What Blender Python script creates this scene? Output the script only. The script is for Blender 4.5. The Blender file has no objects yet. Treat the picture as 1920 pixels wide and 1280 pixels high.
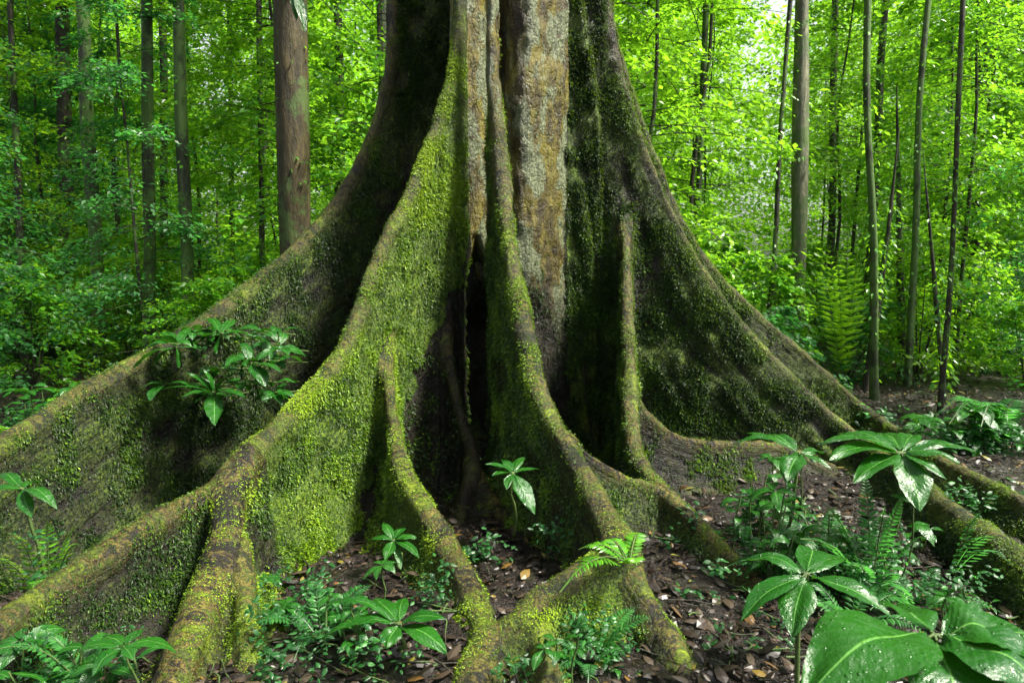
import bpy, math, random
import numpy as np
from math import radians, sin, cos, tan, pi
from mathutils import Vector

rng = np.random.default_rng(11)
random.seed(5)
S = bpy.context.scene
C = S.collection

# ------------------------------------------------------------------ camera, light, exposure
CAMH, PITCH = 1.3, 7.5
cd = bpy.data.cameras.new('camera'); cam = bpy.data.objects.new('camera', cd); C.objects.link(cam)
cam.location = (0, 0, CAMH); cam.rotation_euler = (radians(90 - PITCH), 0, 0)
cd.lens = 24; cd.sensor_width = 36; cd.clip_start = 0.05; cd.clip_end = 400
cd.dof.use_dof = True; cd.dof.focus_distance = 3.0; cd.dof.aperture_fstop = 6.3
S.camera = cam

SUN = Vector((1.0, -0.30, 1.45)).normalized()
SUN_EL = math.asin(SUN.z); SUN_AZ = math.atan2(SUN.x, SUN.y)
w = bpy.data.worlds.new('World'); S.world = w; w.use_nodes = True
nt = w.node_tree; nt.nodes.clear()
sky = nt.nodes.new('ShaderNodeTexSky'); sky.sky_type = 'NISHITA'; sky.sun_disc = False
sky.sun_elevation = SUN_EL; sky.sun_rotation = SUN_AZ; sky.dust_density = 3.0; sky.air_density = 1.0
bg = nt.nodes.new('ShaderNodeBackground'); bg.inputs['Strength'].default_value = 0.085
wo = nt.nodes.new('ShaderNodeOutputWorld')
hs = nt.nodes.new('ShaderNodeHueSaturation'); hs.inputs['Saturation'].default_value = .25     # hazy white tropical sky
nt.links.new(sky.outputs[0], hs.inputs['Color']); nt.links.new(hs.outputs[0], bg.inputs[0]); nt.links.new(bg.outputs[0], wo.inputs[0])
ld = bpy.data.lights.new('sun', 'SUN'); ld.energy = 5.0; ld.angle = radians(10); ld.color = (1.0, 0.94, 0.82)
lo = bpy.data.objects.new('sun', ld); C.objects.link(lo); lo.location = (8, 0, 20)
lo.rotation_euler = (-SUN).to_track_quat('-Z', 'Y').to_euler()
S.view_settings.view_transform = 'Standard'; S.view_settings.look = 'None'
S.view_settings.exposure = 1.8; S.view_settings.gamma = 1.0
S.render.engine = 'CYCLES'
S.cycles.max_bounces = 6; S.cycles.diffuse_bounces = 5; S.cycles.glossy_bounces = 2
S.cycles.transmission_bounces = 4; S.cycles.transparent_max_bounces = 4
S.cycles.use_denoising = True
S.cycles.caustics_reflective = False; S.cycles.caustics_refractive = False

# ------------------------------------------------------------------ helpers
def P(px, py, Y):
    """the point at true distance Y in front of the camera that the photo shows at (px, py)"""
    a = (px - 960) / 1280; b = (640 - py) / 1280; p = radians(PITCH)
    t = Y / (cos(p) + b * sin(p))
    return np.array((a * t, Y, CAMH + (-sin(p) + b * cos(p)) * t))

def tag(o, label=None, cat=None, group=None, kind=None):
    if label: o['label'] = label
    if cat: o['category'] = cat
    if group: o['group'] = group
    if kind: o['kind'] = kind
    return o

def empty(name, loc, rz=0):
    o = bpy.data.objects.new(name, None); C.objects.link(o)
    o.location = [float(v) for v in loc]; o.rotation_euler = (0, 0, rz); o.empty_display_size = 0.1
    return o

def link(name, me, parent=None, loc=None):
    o = bpy.data.objects.new(name, me); C.objects.link(o)
    if parent is not None:
        o.parent = parent
    if loc is not None: o.location = [float(v) for v in loc]
    return o

def fast_mesh(name, V, F, mat, attrs=None, normals=None, smooth=True):
    """V (n,3), F (m,k) all faces with k corners"""
    me = bpy.data.meshes.new(name)
    V = np.asarray(V, np.float32); F = np.asarray(F, np.int32)
    me.vertices.add(len(V)); me.vertices.foreach_set('co', V.ravel())
    k = F.shape[1]
    me.loops.add(F.size); me.loops.foreach_set('vertex_index', F.ravel())
    me.polygons.add(len(F))
    me.polygons.foreach_set('loop_start', np.arange(0, F.size, k, dtype=np.int32))
    me.polygons.foreach_set('loop_total', np.full(len(F), k, np.int32))
    me.update(calc_edges=True)
    me.polygons.foreach_set('use_smooth', np.full(len(F), smooth, bool))
    if attrs:
        for n, a in attrs.items():
            at = me.attributes.new(n, 'FLOAT', 'POINT'); at.data.foreach_set('value', np.asarray(a, np.float32))
    me.materials.append(mat)
    if normals is not None:
        me.normals_split_custom_set_from_vertices(normals.tolist())
    return me

def _hash(i, j, k, s):
    h = (i * 374761393 + j * 668265263 + k * 2147483647 + s * 974634777) & 0xffffffff
    h = ((h ^ (h >> 13)) * 1274126177) & 0xffffffff
    h = ((h ^ (h >> 16)) * 2246822519) & 0xffffffff
    return ((h ^ (h >> 15)) & 0xffff) / 65535.0

def noise(x, y, z, seed=0):
    """value noise, about -1..1"""
    x = np.asarray(x, float); y = np.asarray(y, float) + 0 * x; z = np.asarray(z, float) + 0 * x
    xi = np.floor(x).astype(np.int64); yi = np.floor(y).astype(np.int64); zi = np.floor(z).astype(np.int64)
    u, v, t = x - xi, y - yi, z - zi
    u = u*u*(3-2*u); v = v*v*(3-2*v); t = t*t*(3-2*t)
    r = 0
    for a in (0, 1):
        for b in (0, 1):
            for c in (0, 1):
                r = r + _hash(xi+a, yi+b, zi+c, seed) * (u if a else 1-u) * (v if b else 1-v) * (t if c else 1-t)
    return r * 2 - 1

def fbm(x, y, z, seed=0, oct=3):
    r = 0; a = 1.0; f = 1.0
    for o in range(oct):
        r = r + a * noise(x*f, np.asarray(y)*f, np.asarray(z)*f, seed + o); a *= .5; f *= 2.03
    return r / 1.75

def ground_z(x, y):
    x = np.asarray(x, float); y = np.asarray(y, float)
    far = np.clip((np.hypot(x, y - 3) - 4) / 8, 0, 1)
    return -0.015 + .03*noise(x*1.7, y*1.7, 0, 3) + .012*noise(x*6, y*6, 0, 4) + far*.25*noise(x*.3, y*.3, 0, 5)

# ------------------------------------------------------------------ node helper
class NT:
    def __init__(s, name):
        s.m = bpy.data.materials.new(name); s.m.use_nodes = True
        s.t = s.m.node_tree; s.t.nodes.clear()
        s.out = s.t.nodes.new('ShaderNodeOutputMaterial')
    def n(s, typ, ins=None, **kw):
        nd = s.t.nodes.new(typ)
        for k, v in kw.items(): setattr(nd, k, v)
        for k, v in (ins or {}).items(): s.put(nd.inputs[k], v)
        return nd
    def put(s, sock, v):
        if isinstance(v, bpy.types.NodeSocket): s.t.links.new(v, sock)
        elif isinstance(v, bpy.types.Node): s.t.links.new(v.outputs[0], sock)
        else:
            if sock.type == 'RGBA' and hasattr(v, '__len__') and len(v) == 3: v = tuple(v) + (1,)
            sock.default_value = v
    def attr(s, n): return s.n('ShaderNodeAttribute', attribute_name=n).outputs['Fac']
    def math(s, op, a, b=0.0, clamp=False):
        nd = s.n('ShaderNodeMath', operation=op, use_clamp=clamp); s.put(nd.inputs[0], a); s.put(nd.inputs[1], b); return nd.outputs[0]
    def mix(s, f, a, b):
        nd = s.n('ShaderNodeMix', data_type='RGBA'); s.put(nd.inputs[0], f); s.put(nd.inputs[6], a); s.put(nd.inputs[7], b); return nd.outputs[2]
    def noise(s, vec, scale, detail=4, rough=.6, dist=0.0):
        nd = s.n('ShaderNodeTexNoise', {'Scale': scale, 'Detail': detail, 'Roughness': rough, 'Distortion': dist})
        if vec is not None: s.put(nd.inputs['Vector'], vec)
        return nd.outputs['Fac']
    def ramp(s, f, stops):
        nd = s.n('ShaderNodeValToRGB'); s.put(nd.inputs[0], f); e = nd.color_ramp.elements
        while len(e) < len(stops): e.new(.5)
        for q, (p, c) in zip(e, stops):
            q.position = p; q.color = tuple(c) + (1,) if hasattr(c, '__len__') else (c, c, c, 1)
        return nd.outputs[0]
    def rng(s, f, a, b, c=0.0, d=1.0):
        nd = s.n('ShaderNodeMapRange', {'From Min': a, 'From Max': b, 'To Min': c, 'To Max': d}); s.put(nd.inputs[0], f); return nd.outputs[0]
    def comb(s, x, y, z):
        nd = s.n('ShaderNodeCombineXYZ'); s.put(nd.inputs[0], x); s.put(nd.inputs[1], y); s.put(nd.inputs[2], z); return nd.outputs[0]
    def bump(s, h, strength, dist, prev=None):
        nd = s.n('ShaderNodeBump', {'Strength': strength, 'Distance': dist}); s.put(nd.inputs['Height'], h)
        if prev is not None: s.put(nd.inputs['Normal'], prev)
        return nd.outputs[0]
    def bsdf(s, col, rough, normal=None, spec=.5, trans=None, tcol=None, coat=0):
        b = s.n('ShaderNodeBsdfPrincipled', {'Base Color': col, 'Roughness': rough, 'Specular IOR Level': spec})
        if coat: b.inputs['Coat Weight'].default_value = coat; b.inputs['Coat Roughness'].default_value = .15
        if normal is not None: s.put(b.inputs['Normal'], normal)
        o = b.outputs[0]
        if trans:
            t = s.n('ShaderNodeBsdfTranslucent', {'Color': tcol if tcol is not None else col})
            mx = s.n('ShaderNodeMixShader'); mx.inputs[0].default_value = trans
            s.t.links.new(o, mx.inputs[1]); s.t.links.new(t.outputs[0], mx.inputs[2]); o = mx.outputs[0]
        s.t.links.new(o, s.out.inputs[0]); return s.m

# ------------------------------------------------------------------ materials
def mat_bark():
    n = NT('mossy_buttress_bark')
    co = n.n('ShaderNodeTexCoord').outputs['Object']
    s_, dep, crest, moss, col = n.attr('along'), n.attr('depth'), n.attr('crest'), n.attr('moss'), n.attr('column')
    flow = n.comb(n.math('MULTIPLY', s_, 1.6), n.math('MULTIPLY', dep, 9.0), 0.0)     # streaks that follow the ridge
    big = n.noise(co, 3.2, 4, .6)
    fl = n.noise(flow, 2.2, 5, .65, .4)
    rings = n.noise(n.comb(n.math('MULTIPLY', s_, 32.0), n.math('MULTIPLY', dep, 6.0), n.math('MULTIPLY', big, 9.0)), 1.0, 5, .75, 1.2)
    mid = n.noise(co, 16, 6, .7); fine = n.noise(co, 75, 5, .7)
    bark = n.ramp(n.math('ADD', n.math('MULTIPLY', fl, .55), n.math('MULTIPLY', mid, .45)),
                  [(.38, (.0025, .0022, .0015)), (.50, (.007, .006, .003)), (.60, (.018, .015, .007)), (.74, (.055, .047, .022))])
    pn = n.noise(co, 5.5, 6, .7, .5)
    crc = n.ramp(n.math('ADD', n.math('MULTIPLY', pn, .62), n.math('MULTIPLY', rings, .38)),
                 [(.40, (.004, .003, .002)), (.465, (.014, .011, .006)), (.482, (.085, .06, .014)), (.498, (.19, .15, .028)), (.51, (.025, .035, .004)), (.54, (.06, .09, .005)), (.605, (.19, .25, .009))])
    crc = n.mix(n.rng(fine, .36, .52, .75, 0), crc, (.006, .005, .003))
    crc = n.mix(n.rng(moss, .08, .42), n.mix(.25, (.014, .011, .008), crc), crc)
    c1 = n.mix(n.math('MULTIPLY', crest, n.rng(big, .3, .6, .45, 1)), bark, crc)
    # the central column: mustard bark with pale lichen patches
    wp = n.n('ShaderNodeVectorMath', operation='MULTIPLY_ADD'); n.put(wp.inputs[0], n.n('ShaderNodeTexNoise', {'Vector': co, 'Scale': 9.0, 'Detail': 3.0}).outputs['Color']); wp.inputs[1].default_value = (.09, .09, .2); n.put(wp.inputs[2], co)
    st = n.n('ShaderNodeVectorMath', operation='MULTIPLY'); n.put(st.inputs[0], wp.outputs[0]); st.inputs[1].default_value = (1, 1, .35)
    flake = n.n('ShaderNodeTexVoronoi', {'Scale': 26.0}, feature='DISTANCE_TO_EDGE'); n.put(flake.inputs['Vector'], st.outputs[0])
    fk = n.math('MULTIPLY', n.rng(flake.outputs['Distance'], 0, .12), column_ := n.attr('column'))
    lich = n.noise(st.outputs[0], 7.0, 5, .62, .6)
    colc = n.ramp(n.noise(st.outputs[0], 11.0, 6, .7), [(.32, (.015, .010, .004)), (.46, (.055, .045, .009)), (.58, (.13, .11, .012)), (.74, (.14, .165, .028))])
    colc = n.mix(n.math('MULTIPLY', n.rng(flake.outputs['Distance'], .0, .05, .5, 0), .8), colc, (.02, .014, .006))
    colc = n.mix(n.rng(lich, .51, .55), colc, n.ramp(fine, [(.38, (.04, .05, .02)), (.62, (.19, .22, .12))]))
    c2 = n.mix(col, c1, colc)
    # moss film under the leaflets
    mk = n.math('ADD', n.math('MULTIPLY', moss, 1.0), n.math('SUBTRACT', n.math('ADD', n.math('ADD', n.math('MULTIPLY', mid, .6), n.math('MULTIPLY', fl, .6)), n.math('MULTIPLY', big, .9)), 1.32))
    mm = n.rng(mk, .12, .42)
    mc = n.ramp(fine, [(.36, (.004, .008, .0015)), (.5, (.016, .032, .003)), (.66, (.10, .14, .008))])
    mc = n.mix(n.math('MULTIPLY', n.rng(moss, .55, 1.1), .7), mc, n.ramp(fine, [(.34, (.016, .035, .003)), (.5, (.06, .11, .005)), (.68, (.17, .25, .010))]))
    c3 = n.mix(n.math('MULTIPLY', mm, n.math('SUBTRACT', 1.0, n.math('MULTIPLY', crest, .8))), c2, mc)
    b1 = n.bump(fl, .9, .05)
    b2 = n.bump(mid, .8, .025, b1)
    b3 = n.bump(n.math('MULTIPLY', rings, crest), .8, .016, b2)
    b3 = n.bump(fk, .55, .008, b3)
    b4 = n.bump(fine, 1.0, .010, b3)
    rough = n.rng(mid, .3, .7, .2, .55)
    return n.bsdf(c3, n.math('ADD', rough, n.math('MULTIPLY', mm, .25)), b4, .3)

def mat_moss():
    n = NT('moss_leaflets')
    t = n.attr('tint')
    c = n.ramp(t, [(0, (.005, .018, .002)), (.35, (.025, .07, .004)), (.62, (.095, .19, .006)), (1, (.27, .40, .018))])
    return n.bsdf(c, .5, None, .4, .3, n.mix(.5, c, (.25, .4, .02)))

def mat_leaf(name, dark, mid_, light, trans=.45, rough=.35, tc=(.42, .85, .03)):
    n = NT(name)
    t = n.attr('tint'); oi = n.n('ShaderNodeObjectInfo').outputs['Random']
    k = n.math('ADD', n.math('MULTIPLY', t, .8), n.math('MULTIPLY', oi, .25))
    c = n.ramp(k, [(0, dark), (.45, mid_), (.9, light), (1, (light[0]*1.3, light[1]*1.1, light[2]))])
    return n.bsdf(c, rough, None, .5, trans, n.mix(.6, c, tc))

def mat_bigleaf():
    n = NT('glossy_leaf')
    u, v, oi = n.attr('leaf_u'), n.attr('leaf_v'), n.n('ShaderNodeObjectInfo').outputs['Random']
    co = n.n('ShaderNodeTexCoord').outputs['Object']
    au = n.math('ABSOLUTE', u)
    base = n.mix(n.noise(co, 14, 4), (.003, .034, .003), (.010, .075, .006))
    base = n.mix(n.math('MULTIPLY', oi, .5), base, (.016, .085, .006))
    rib = n.rng(au, .015, .045, 1, 0)
    ph = n.math('SUBTRACT', n.math('MULTIPLY', v, 11.0), n.math('MULTIPLY', au, 3.2))
    vein = n.rng(n.math('ABSOLUTE', n.math('SUBTRACT', n.math('FRACT', ph), .5)), .0, .07, 1, 0)
    c = n.mix(n.math('MULTIPLY', vein, .10), base, (.10, .30, .05))
    c = n.mix(n.math('MULTIPLY', rib, .7), c, (.12, .30, .06))
    h = n.math('ADD', n.math('MULTIPLY', n.math('SINE', n.math('MULTIPLY', ph, 6.283)), .5), n.math('MULTIPLY', rib, 1.2))
    b = n.bump(h, .14, .003)
    b = n.bump(n.noise(co, 70, 4, .65), .55, .006, b)
    dv_ = n.n('ShaderNodeTexVoronoi', {'Scale': 95.0}); n.put(dv_.inputs['Vector'], co)
    drop = n.math('MULTIPLY', n.rng(dv_.outputs['Distance'], .12, .32, 1, 0), n.rng(n.noise(co, 22, 2), .5, .56))
    b = n.bump(drop, .7, .004, b)
    wet = n.ramp(n.noise(co, 45, 4, .7), [(.42, .16), (.6, .45)])
    return n.bsdf(c, wet, b, .4, .22, n.mix(.5, c, (.08, .32, .01)))

def mat_trunk(name, a, b, c, moss=.3):
    n = NT(name)
    co = n.n('ShaderNodeTexCoord').outputs['Object']
    st = n.n('ShaderNodeVectorMath', operation='MULTIPLY'); n.put(st.inputs[0], co); st.inputs[1].default_value = (1, 1, .22)
    f = n.noise(st.outputs[0], 16, 6, .7); g = n.noise(co, 3.0, 5, .7)
    col = n.ramp(f, [(.32, a), (.5, b), (.68, c)])
    col = n.mix(n.math('MULTIPLY', n.rng(g, .62 - moss*.25, .68 - moss*.25), min(1, moss*1.6)), col, (.05, .10, .018))
    return n.bsdf(col, .6, n.bump(f, .8, .03, n.bump(n.noise(co, 60, 4), .5, .006)), .35)

def mat_ground():
    n = NT('forest_soil')
    co = n.n('ShaderNodeTexCoord').outputs['Object']
    a = n.noise(co, 5, 8, .75); b = n.noise(co, 38, 6, .75, .8); c = n.noise(co, 1.1, 4, .6)
    vo = n.n('ShaderNodeTexVoronoi', {'Scale': 26.0}); n.put(vo.inputs['Vector'], co)
    col = n.ramp(b, [(.36, (.003, .002, .0015)), (.5, (.010, .007, .005)), (.62, (.03, .02, .015)), (.76, (.09, .068, .055))])
    col = n.mix(n.math('MULTIPLY', n.rng(a, .55, .68), .55), col, (.045, .06, .012))
    bp = n.bump(b, 1.0, .03, n.bump(vo.outputs['Distance'], .6, .02, n.bump(a, .8, .08)))
    return n.bsdf(col, n.rng(b, .3, .7, .16, .5), bp, .5)

def mat_litter():
    n = NT('dead_leaves')
    t = n.attr('tint')
    c = n.ramp(t, [(0, (.004, .003, .002)), (.4, (.011, .007, .005)), (.7, (.026, .017, .011)), (.9, (.05, .037, .025)), (.96, (.10, .05, .010)), (1, (.12, .12, .02))])
    return n.bsdf(c, .42, None, .4, .08)

M = dict(
    bark=mat_bark(), moss=mat_moss(), big=mat_bigleaf(), ground=mat_ground(), litter=mat_litter(),
    leafA=mat_leaf('leaf_mid_green', (.012, .05, .006), (.05, .19, .010), (.15, .40, .016)),
    leafB=mat_leaf('leaf_yellow_green', (.025, .08, .006), (.10, .26, .010), (.28, .50, .016), .5),
    leafC=mat_leaf('leaf_deep_green', (.007, .035, .010), (.018, .09, .020), (.05, .20, .035), .45, .45, (.16, .65, .08)),
    stem=mat_trunk('green_stem', (.03, .05, .012), (.05, .09, .02), (.09, .12, .03), .2),
    tgreen=mat_trunk('green_bark', (.006, .009, .004), (.02, .03, .010), (.06, .075, .03), .7),
    tbrown=mat_trunk('brown_bark', (.010, .007, .003), (.032, .025, .008), (.078, .060, .020), .4),
    tdark=mat_trunk('dark_bark', (.006, .005, .003), (.016, .014, .008), (.04, .036, .02), .5),
    tpale=mat_trunk('pale_bark', (.03, .033, .02), (.09, .095, .055), (.2, .2, .12), .5),
)

# ------------------------------------------------------------------ the great tree: signed distance field
def resample(pts, n=90):
    p = np.array(pts, float); p = np.vstack([2*p[0]-p[1], p, 2*p[-1]-p[-2]])
    out = []
    for i in range(1, len(p) - 2):
        t = np.linspace(0, 1, 12, endpoint=False)[:, None]
        a, b, c, d = p[i-1], p[i], p[i+1], p[i+2]
        out.append(.5*((2*b) + (c-a)*t + (2*a-5*b+4*c-d)*t*t + (3*b-a-3*c+d)*t**3))
    out = np.vstack(out + [p[-2:-1]])
    L = np.r_[0, np.cumsum(np.linalg.norm(np.diff(out[:, :3], axis=0), axis=1))]
    q = np.linspace(0, L[-1], n)
    return np.stack([np.interp(q, L, out[:, k]) for k in range(out.shape[1])], 1), q

FINS = []
def fin(label, pts, r, flare=.05, moss=.5, base=.065, crestw=1.0, streak=.012, blend=.055):
    """pts: (px, py, distance) along the ridge; r: radii at start .. end; the wall hangs down from the ridge"""
    rr = np.interp(np.linspace(0, 1, len(pts)), np.linspace(0, 1, len(r)), r)*.87
    P4 = [np.r_[P(*p), q] for p, q in zip(pts, rr)]
    c, s = resample(P4)
    dxy = np.hypot(*np.diff(c[:, :2], axis=0).T) + 1e-6
    sl = np.abs(np.diff(c[:, 2])) / dxy
    sl = np.r_[sl, sl[-1]]
    FINS.append(dict(label=label, c=c, s=s, sl=np.minimum(sl, 12), flare=flare, moss=moss, base=base, crestw=crestw, streak=streak, blend=blend))

fin('long far left buttress with a dark mossy wall reaching the left edge',
    [(870, -520, 4.85), (745, -130, 4.78), (735, 0, 4.75), (722, 130, 4.7), (690, 250, 4.62), (640, 355, 4.48), (565, 445, 4.22), (480, 520, 3.96), (380, 590, 3.65), (250, 667, 3.3), (130, 735, 3.0), (0, 818, 2.7), (-250, 975, 2.25), (-480, 1150, 1.9)],
    [.05, .055, .065, .07, .06], .04, .62)
fin('broad front left buttress with a bright mossy wall and striped brown ridge',
    [(858, -130, 4.12), (857, 0, 4.1), (850, 80, 4.07), (832, 170, 4.0), (803, 260, 3.88), (763, 360, 3.72), (716, 450, 3.55), (680, 540, 3.4), (650, 630, 3.22), (600, 700, 3.05), (540, 765, 2.88), (478, 825, 2.72), (440, 872, 2.6)],
    [.04, .042, .045, .052, .06, .065], .018, 1.1)
fin('ridge running down to the lower left corner, orange brown on top',
    [(462, 845, 2.66), (435, 876, 2.6), (370, 915, 2.5), (280, 965, 2.36), (180, 1030, 2.2), (90, 1085, 2.08), (0, 1150, 1.95), (-150, 1270, 1.75), (-350, 1430, 1.55)],
    [.06, .06, .06, .055], .05, .4)
fin('thick bare root end dropping to the bottom edge',
    [(462, 845, 2.66), (436, 885, 2.56), (425, 950, 2.42), (405, 1030, 2.28), (370, 1120, 2.12), (335, 1210, 1.98), (305, 1290, 1.88), (280, 1400, 1.74)],
    [.06, .065, .075, .085, .09], .03, .35, crestw=1.6)
fin('narrow root beside the thick root end',
    [(452, 1010, 2.36), (458, 1080, 2.24), (462, 1160, 2.1), (462, 1250, 1.97), (455, 1340, 1.85)],
    [.035, .04, .04], .03, .7)
fin('curved mossy root growing from the mossy wall towards the front',
    [(722, 600, 3.55), (730, 700, 3.36), (738, 780, 3.2), (752, 860, 3.0), (790, 930, 2.82), (830, 990, 2.65), (868, 1060, 2.45), (898, 1130, 2.26), (912, 1175, 2.14), (895, 1230, 1.98), (885, 1310, 1.84), (880, 1420, 1.7)],
    [.012, .035, .055, .06, .075, .09], .018, .75, crestw=1.3, blend=.17)
fin('small dark wet root inside the hollow',
    [(822, 400, 4.2), (828, 480, 4.08), (832, 560, 3.97), (840, 640, 3.86), (852, 710, 3.78), (868, 775, 3.7), (882, 830, 3.6), (886, 870, 3.5), (872, 920, 3.38), (862, 965, 3.27), (858, 1000, 3.15)],
    [.02, .03, .035, .04, .042], .02, .1, blend=.12)
fin('short root spur inside the hollow',
    [(886, 860, 3.53), (905, 900, 3.46), (930, 940, 3.36), (960, 985, 3.2)],
    [.04, .05, .05], .03, .35)
fin('central root rib running down the front of the trunk',
    [(925, -130, 4.0), (925, 0, 3.98), (930, 100, 3.96), (935, 200, 3.92), (941, 300, 3.84), (950, 390, 3.72), (961, 470, 3.6), (976, 560, 3.46), (992, 640, 3.32), (1012, 720, 3.15), (1045, 790, 2.97), (1080, 850, 2.8), (1112, 905, 2.64), (1140, 955, 2.5), (1165, 1010, 2.36)],
    [.05, .045, .045, .05, .055, .07], .03, .6)
fin('thin root end running off to the right of the fork',
    [(1160, 1000, 2.4), (1180, 1050, 2.32), (1212, 1110, 2.24), (1242, 1165, 2.16), (1275, 1225, 2.05)],
    [.07, .05, .04, .035], .04, .6)
fin('mossy cross root joining the two front roots',
    [(1165, 1005, 2.36), (1130, 1030, 2.3), (1100, 1048, 2.24), (1040, 1088, 2.17), (980, 1132, 2.12), (922, 1178, 2.1)],
    [.06, .05, .055, .07], .04, .85)
fin('small finger root under the cross root',
    [(1008, 1120, 2.15), (1015, 1180, 2.06), (1025, 1250, 1.94), (1035, 1330, 1.83)],
    [.03, .035, .03], .02, .8)
fin('great right buttress with a dark streaked wall',
    [(1020, -520, 4.35), (1128, -130, 4.35), (1142, 0, 4.35), (1160, 100, 4.34), (1187, 200, 4.33), (1215, 290, 4.32), (1250, 370, 4.3), (1292, 450, 4.28), (1338, 530, 4.26), (1392, 600, 4.24), (1452, 670, 4.22), (1522, 735, 4.2), (1590, 795, 4.1), (1645, 840, 3.85), (1710, 880, 3.48), (1770, 930, 3.08), (1825, 968, 2.8), (1880, 1005, 2.6), (1930, 1045, 2.45), (2080, 1150, 2.15)],
    [.025, .025, .03, .035, .045, .06, .065], .06, .75, streak=.03)
fin('rear right buttress seen behind the dark one',
    [(1040, -520, 4.78), (1142, -130, 4.75), (1152, 30, 4.75), (1176, 130, 4.76), (1202, 220, 4.78), (1242, 320, 4.8), (1292, 430, 4.85), (1352, 515, 4.9), (1430, 592, 4.95), (1502, 652, 5.0), (1562, 704, 5.0), (1625, 762, 4.9), (1690, 806, 4.4), (1770, 858, 3.85), (1850, 898, 3.4), (1930, 935, 3.08), (2100, 1000, 2.8)],
    [.03, .03, .035, .04, .045, .04], .05, .7)
fin('upright root in front of the dark right wall curving down to the litter',
    [(1172, 380, 4.36), (1174, 450, 4.19), (1176, 500, 4.07), (1176, 570, 3.93), (1180, 650, 3.8), (1181, 720, 3.66), (1183, 780, 3.52), (1194, 840, 3.36), (1222, 885, 3.2), (1272, 935, 3.02), (1322, 985, 2.85), (1370, 1030, 2.7), (1420, 1075, 2.55)],
    [.02, .035, .05, .05, .045, .04], .03, .55, blend=.14)
fin('low side root curving right from the upright root',
    [(1186, 715, 3.7), (1205, 760, 3.68), (1235, 790, 3.7), (1275, 812, 3.74), (1330, 825, 3.8), (1400, 826, 3.9), (1470, 832, 4.0), (1560, 870, 3.9)],
    [.035, .035, .03, .035], .04, .35)
fin('short orange brown ridge between the central root and the upright root',
    [(1078, 815, 2.92), (1100, 842, 2.93), (1135, 866, 2.96), (1175, 888, 3.0), (1225, 905, 3.08), (1250, 925, 3.06)],
    [.03, .028, .03], .05, .45)

HX = .0122
X0, X1, Y0, Y1, Z0, Z1 = -3.5, 3.5, 1.4, 5.7, -.12, 3.15
gx = np.arange(X0, X1, HX); gy = np.arange(Y0, Y1, HX); gz = np.arange(Z0, Z1, HX).astype(np.float32)
D = np.full((len(gx), len(gy), len(gz)), .5, np.float32)

def fin_plan(f, x, y):
    """nearest point of the ridge in plan: distance, ridge height, slope, arc length, radius"""
    c = f['c']; x = x.ravel(); y = y.ravel()
    best = np.full(x.shape, 1e9); zr = np.zeros_like(best); sl = zr.copy(); ss = zr.copy(); rr = zr.copy()
    for i in range(len(c) - 1):
        ax, ay = c[i, :2]; bx, by = c[i+1, :2]; L2 = (bx-ax)**2 + (by-ay)**2 + 1e-12
        t = np.clip(((x-ax)*(bx-ax) + (y-ay)*(by-ay)) / L2, 0, 1)
        d = np.hypot(x-ax-t*(bx-ax), y-ay-t*(by-ay))
        m = d < best
        best[m] = d[m]; tm = t[m]
        zr[m] = c[i, 2] + tm*(c[i+1, 2]-c[i, 2]); rr[m] = c[i, 3] + tm*(c[i+1, 3]-c[i, 3])
        ss[m] = f['s'][i] + tm*(f['s'][i+1]-f['s'][i]); sl[m] = f['sl'][i] + tm*(f['sl'][i+1]-f['sl'][i])
    return best, zr, sl, ss, rr

def fin_sdf(f, d, zr, sl, ss, rr, z):
    q = np.sqrt(1 + sl*sl)
    up = (z - zr)/q + rr
    depth = np.maximum(-(z - zr)/q, 0)
    wdt = rr*(.62 + .38*np.exp(-depth/.10)) + f['flare']*(1-np.exp(-depth/.5)) + f['base']*np.exp(-np.maximum(z, -.1)/.09)*np.clip(depth*6, 0, 1)
    return np.where(up > 0, np.sqrt(d*d + np.maximum(up, 0)**2) - rr, d - wdt)

def smin(a, b, k):
    h = np.maximum(k - np.abs(a-b), 0)/k
    return np.minimum(a, b) - h*h*k*.25

TX, TY = .04, 4.72
def trunk_sdf(x, y, z):
    ang = np.arctan2(x-TX, -(y-TY))
    R = .37 + .22*np.exp(-np.maximum(z, 0)/.45)
    d = np.hypot(x-TX, y-TY) - R - .018*np.sin(ang*9+1)
    def lobe(px, Y, r, grow, d):
        c = P(px, 471, Y)
        return smin(d, np.hypot(x-c[0], y-c[1]) - (r + grow*np.exp(-np.maximum(z, 0)/.6)), .07)
    d = lobe(884, 4.23, .115, .02, d)
    d = lobe(985, 4.26, .13, .04, d)
    d = lobe(1022, 4.34, .13, .06, d)
    # the dark hollow
    cx = P(905, 471, 4.05)[0] + (1.3 - z)*.02
    cx = cx - .045 - np.clip(1.3-z, 0, 1.3)*.03; rad = np.clip((1.42 - z)*.36, 0, .235)
    hol = np.hypot((x-cx)/1.0, (y-4.12)/2.9) - rad
    k = .05; a = d; b = -hol
    h = np.maximum(k - np.abs(a-b), 0)/k
    d2 = np.maximum(a, b) + h*h*k*.25
    return np.where(z < 1.4, d2, d)

def blocks(x0, x1, y0, y1):
    return (slice(max(0, int((x0-X0)/HX)), min(len(gx), int((x1-X0)/HX)+1)), slice(max(0, int((y0-Y0)/HX)), min(len(gy), int((y1-Y0)/HX)+1)))

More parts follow.
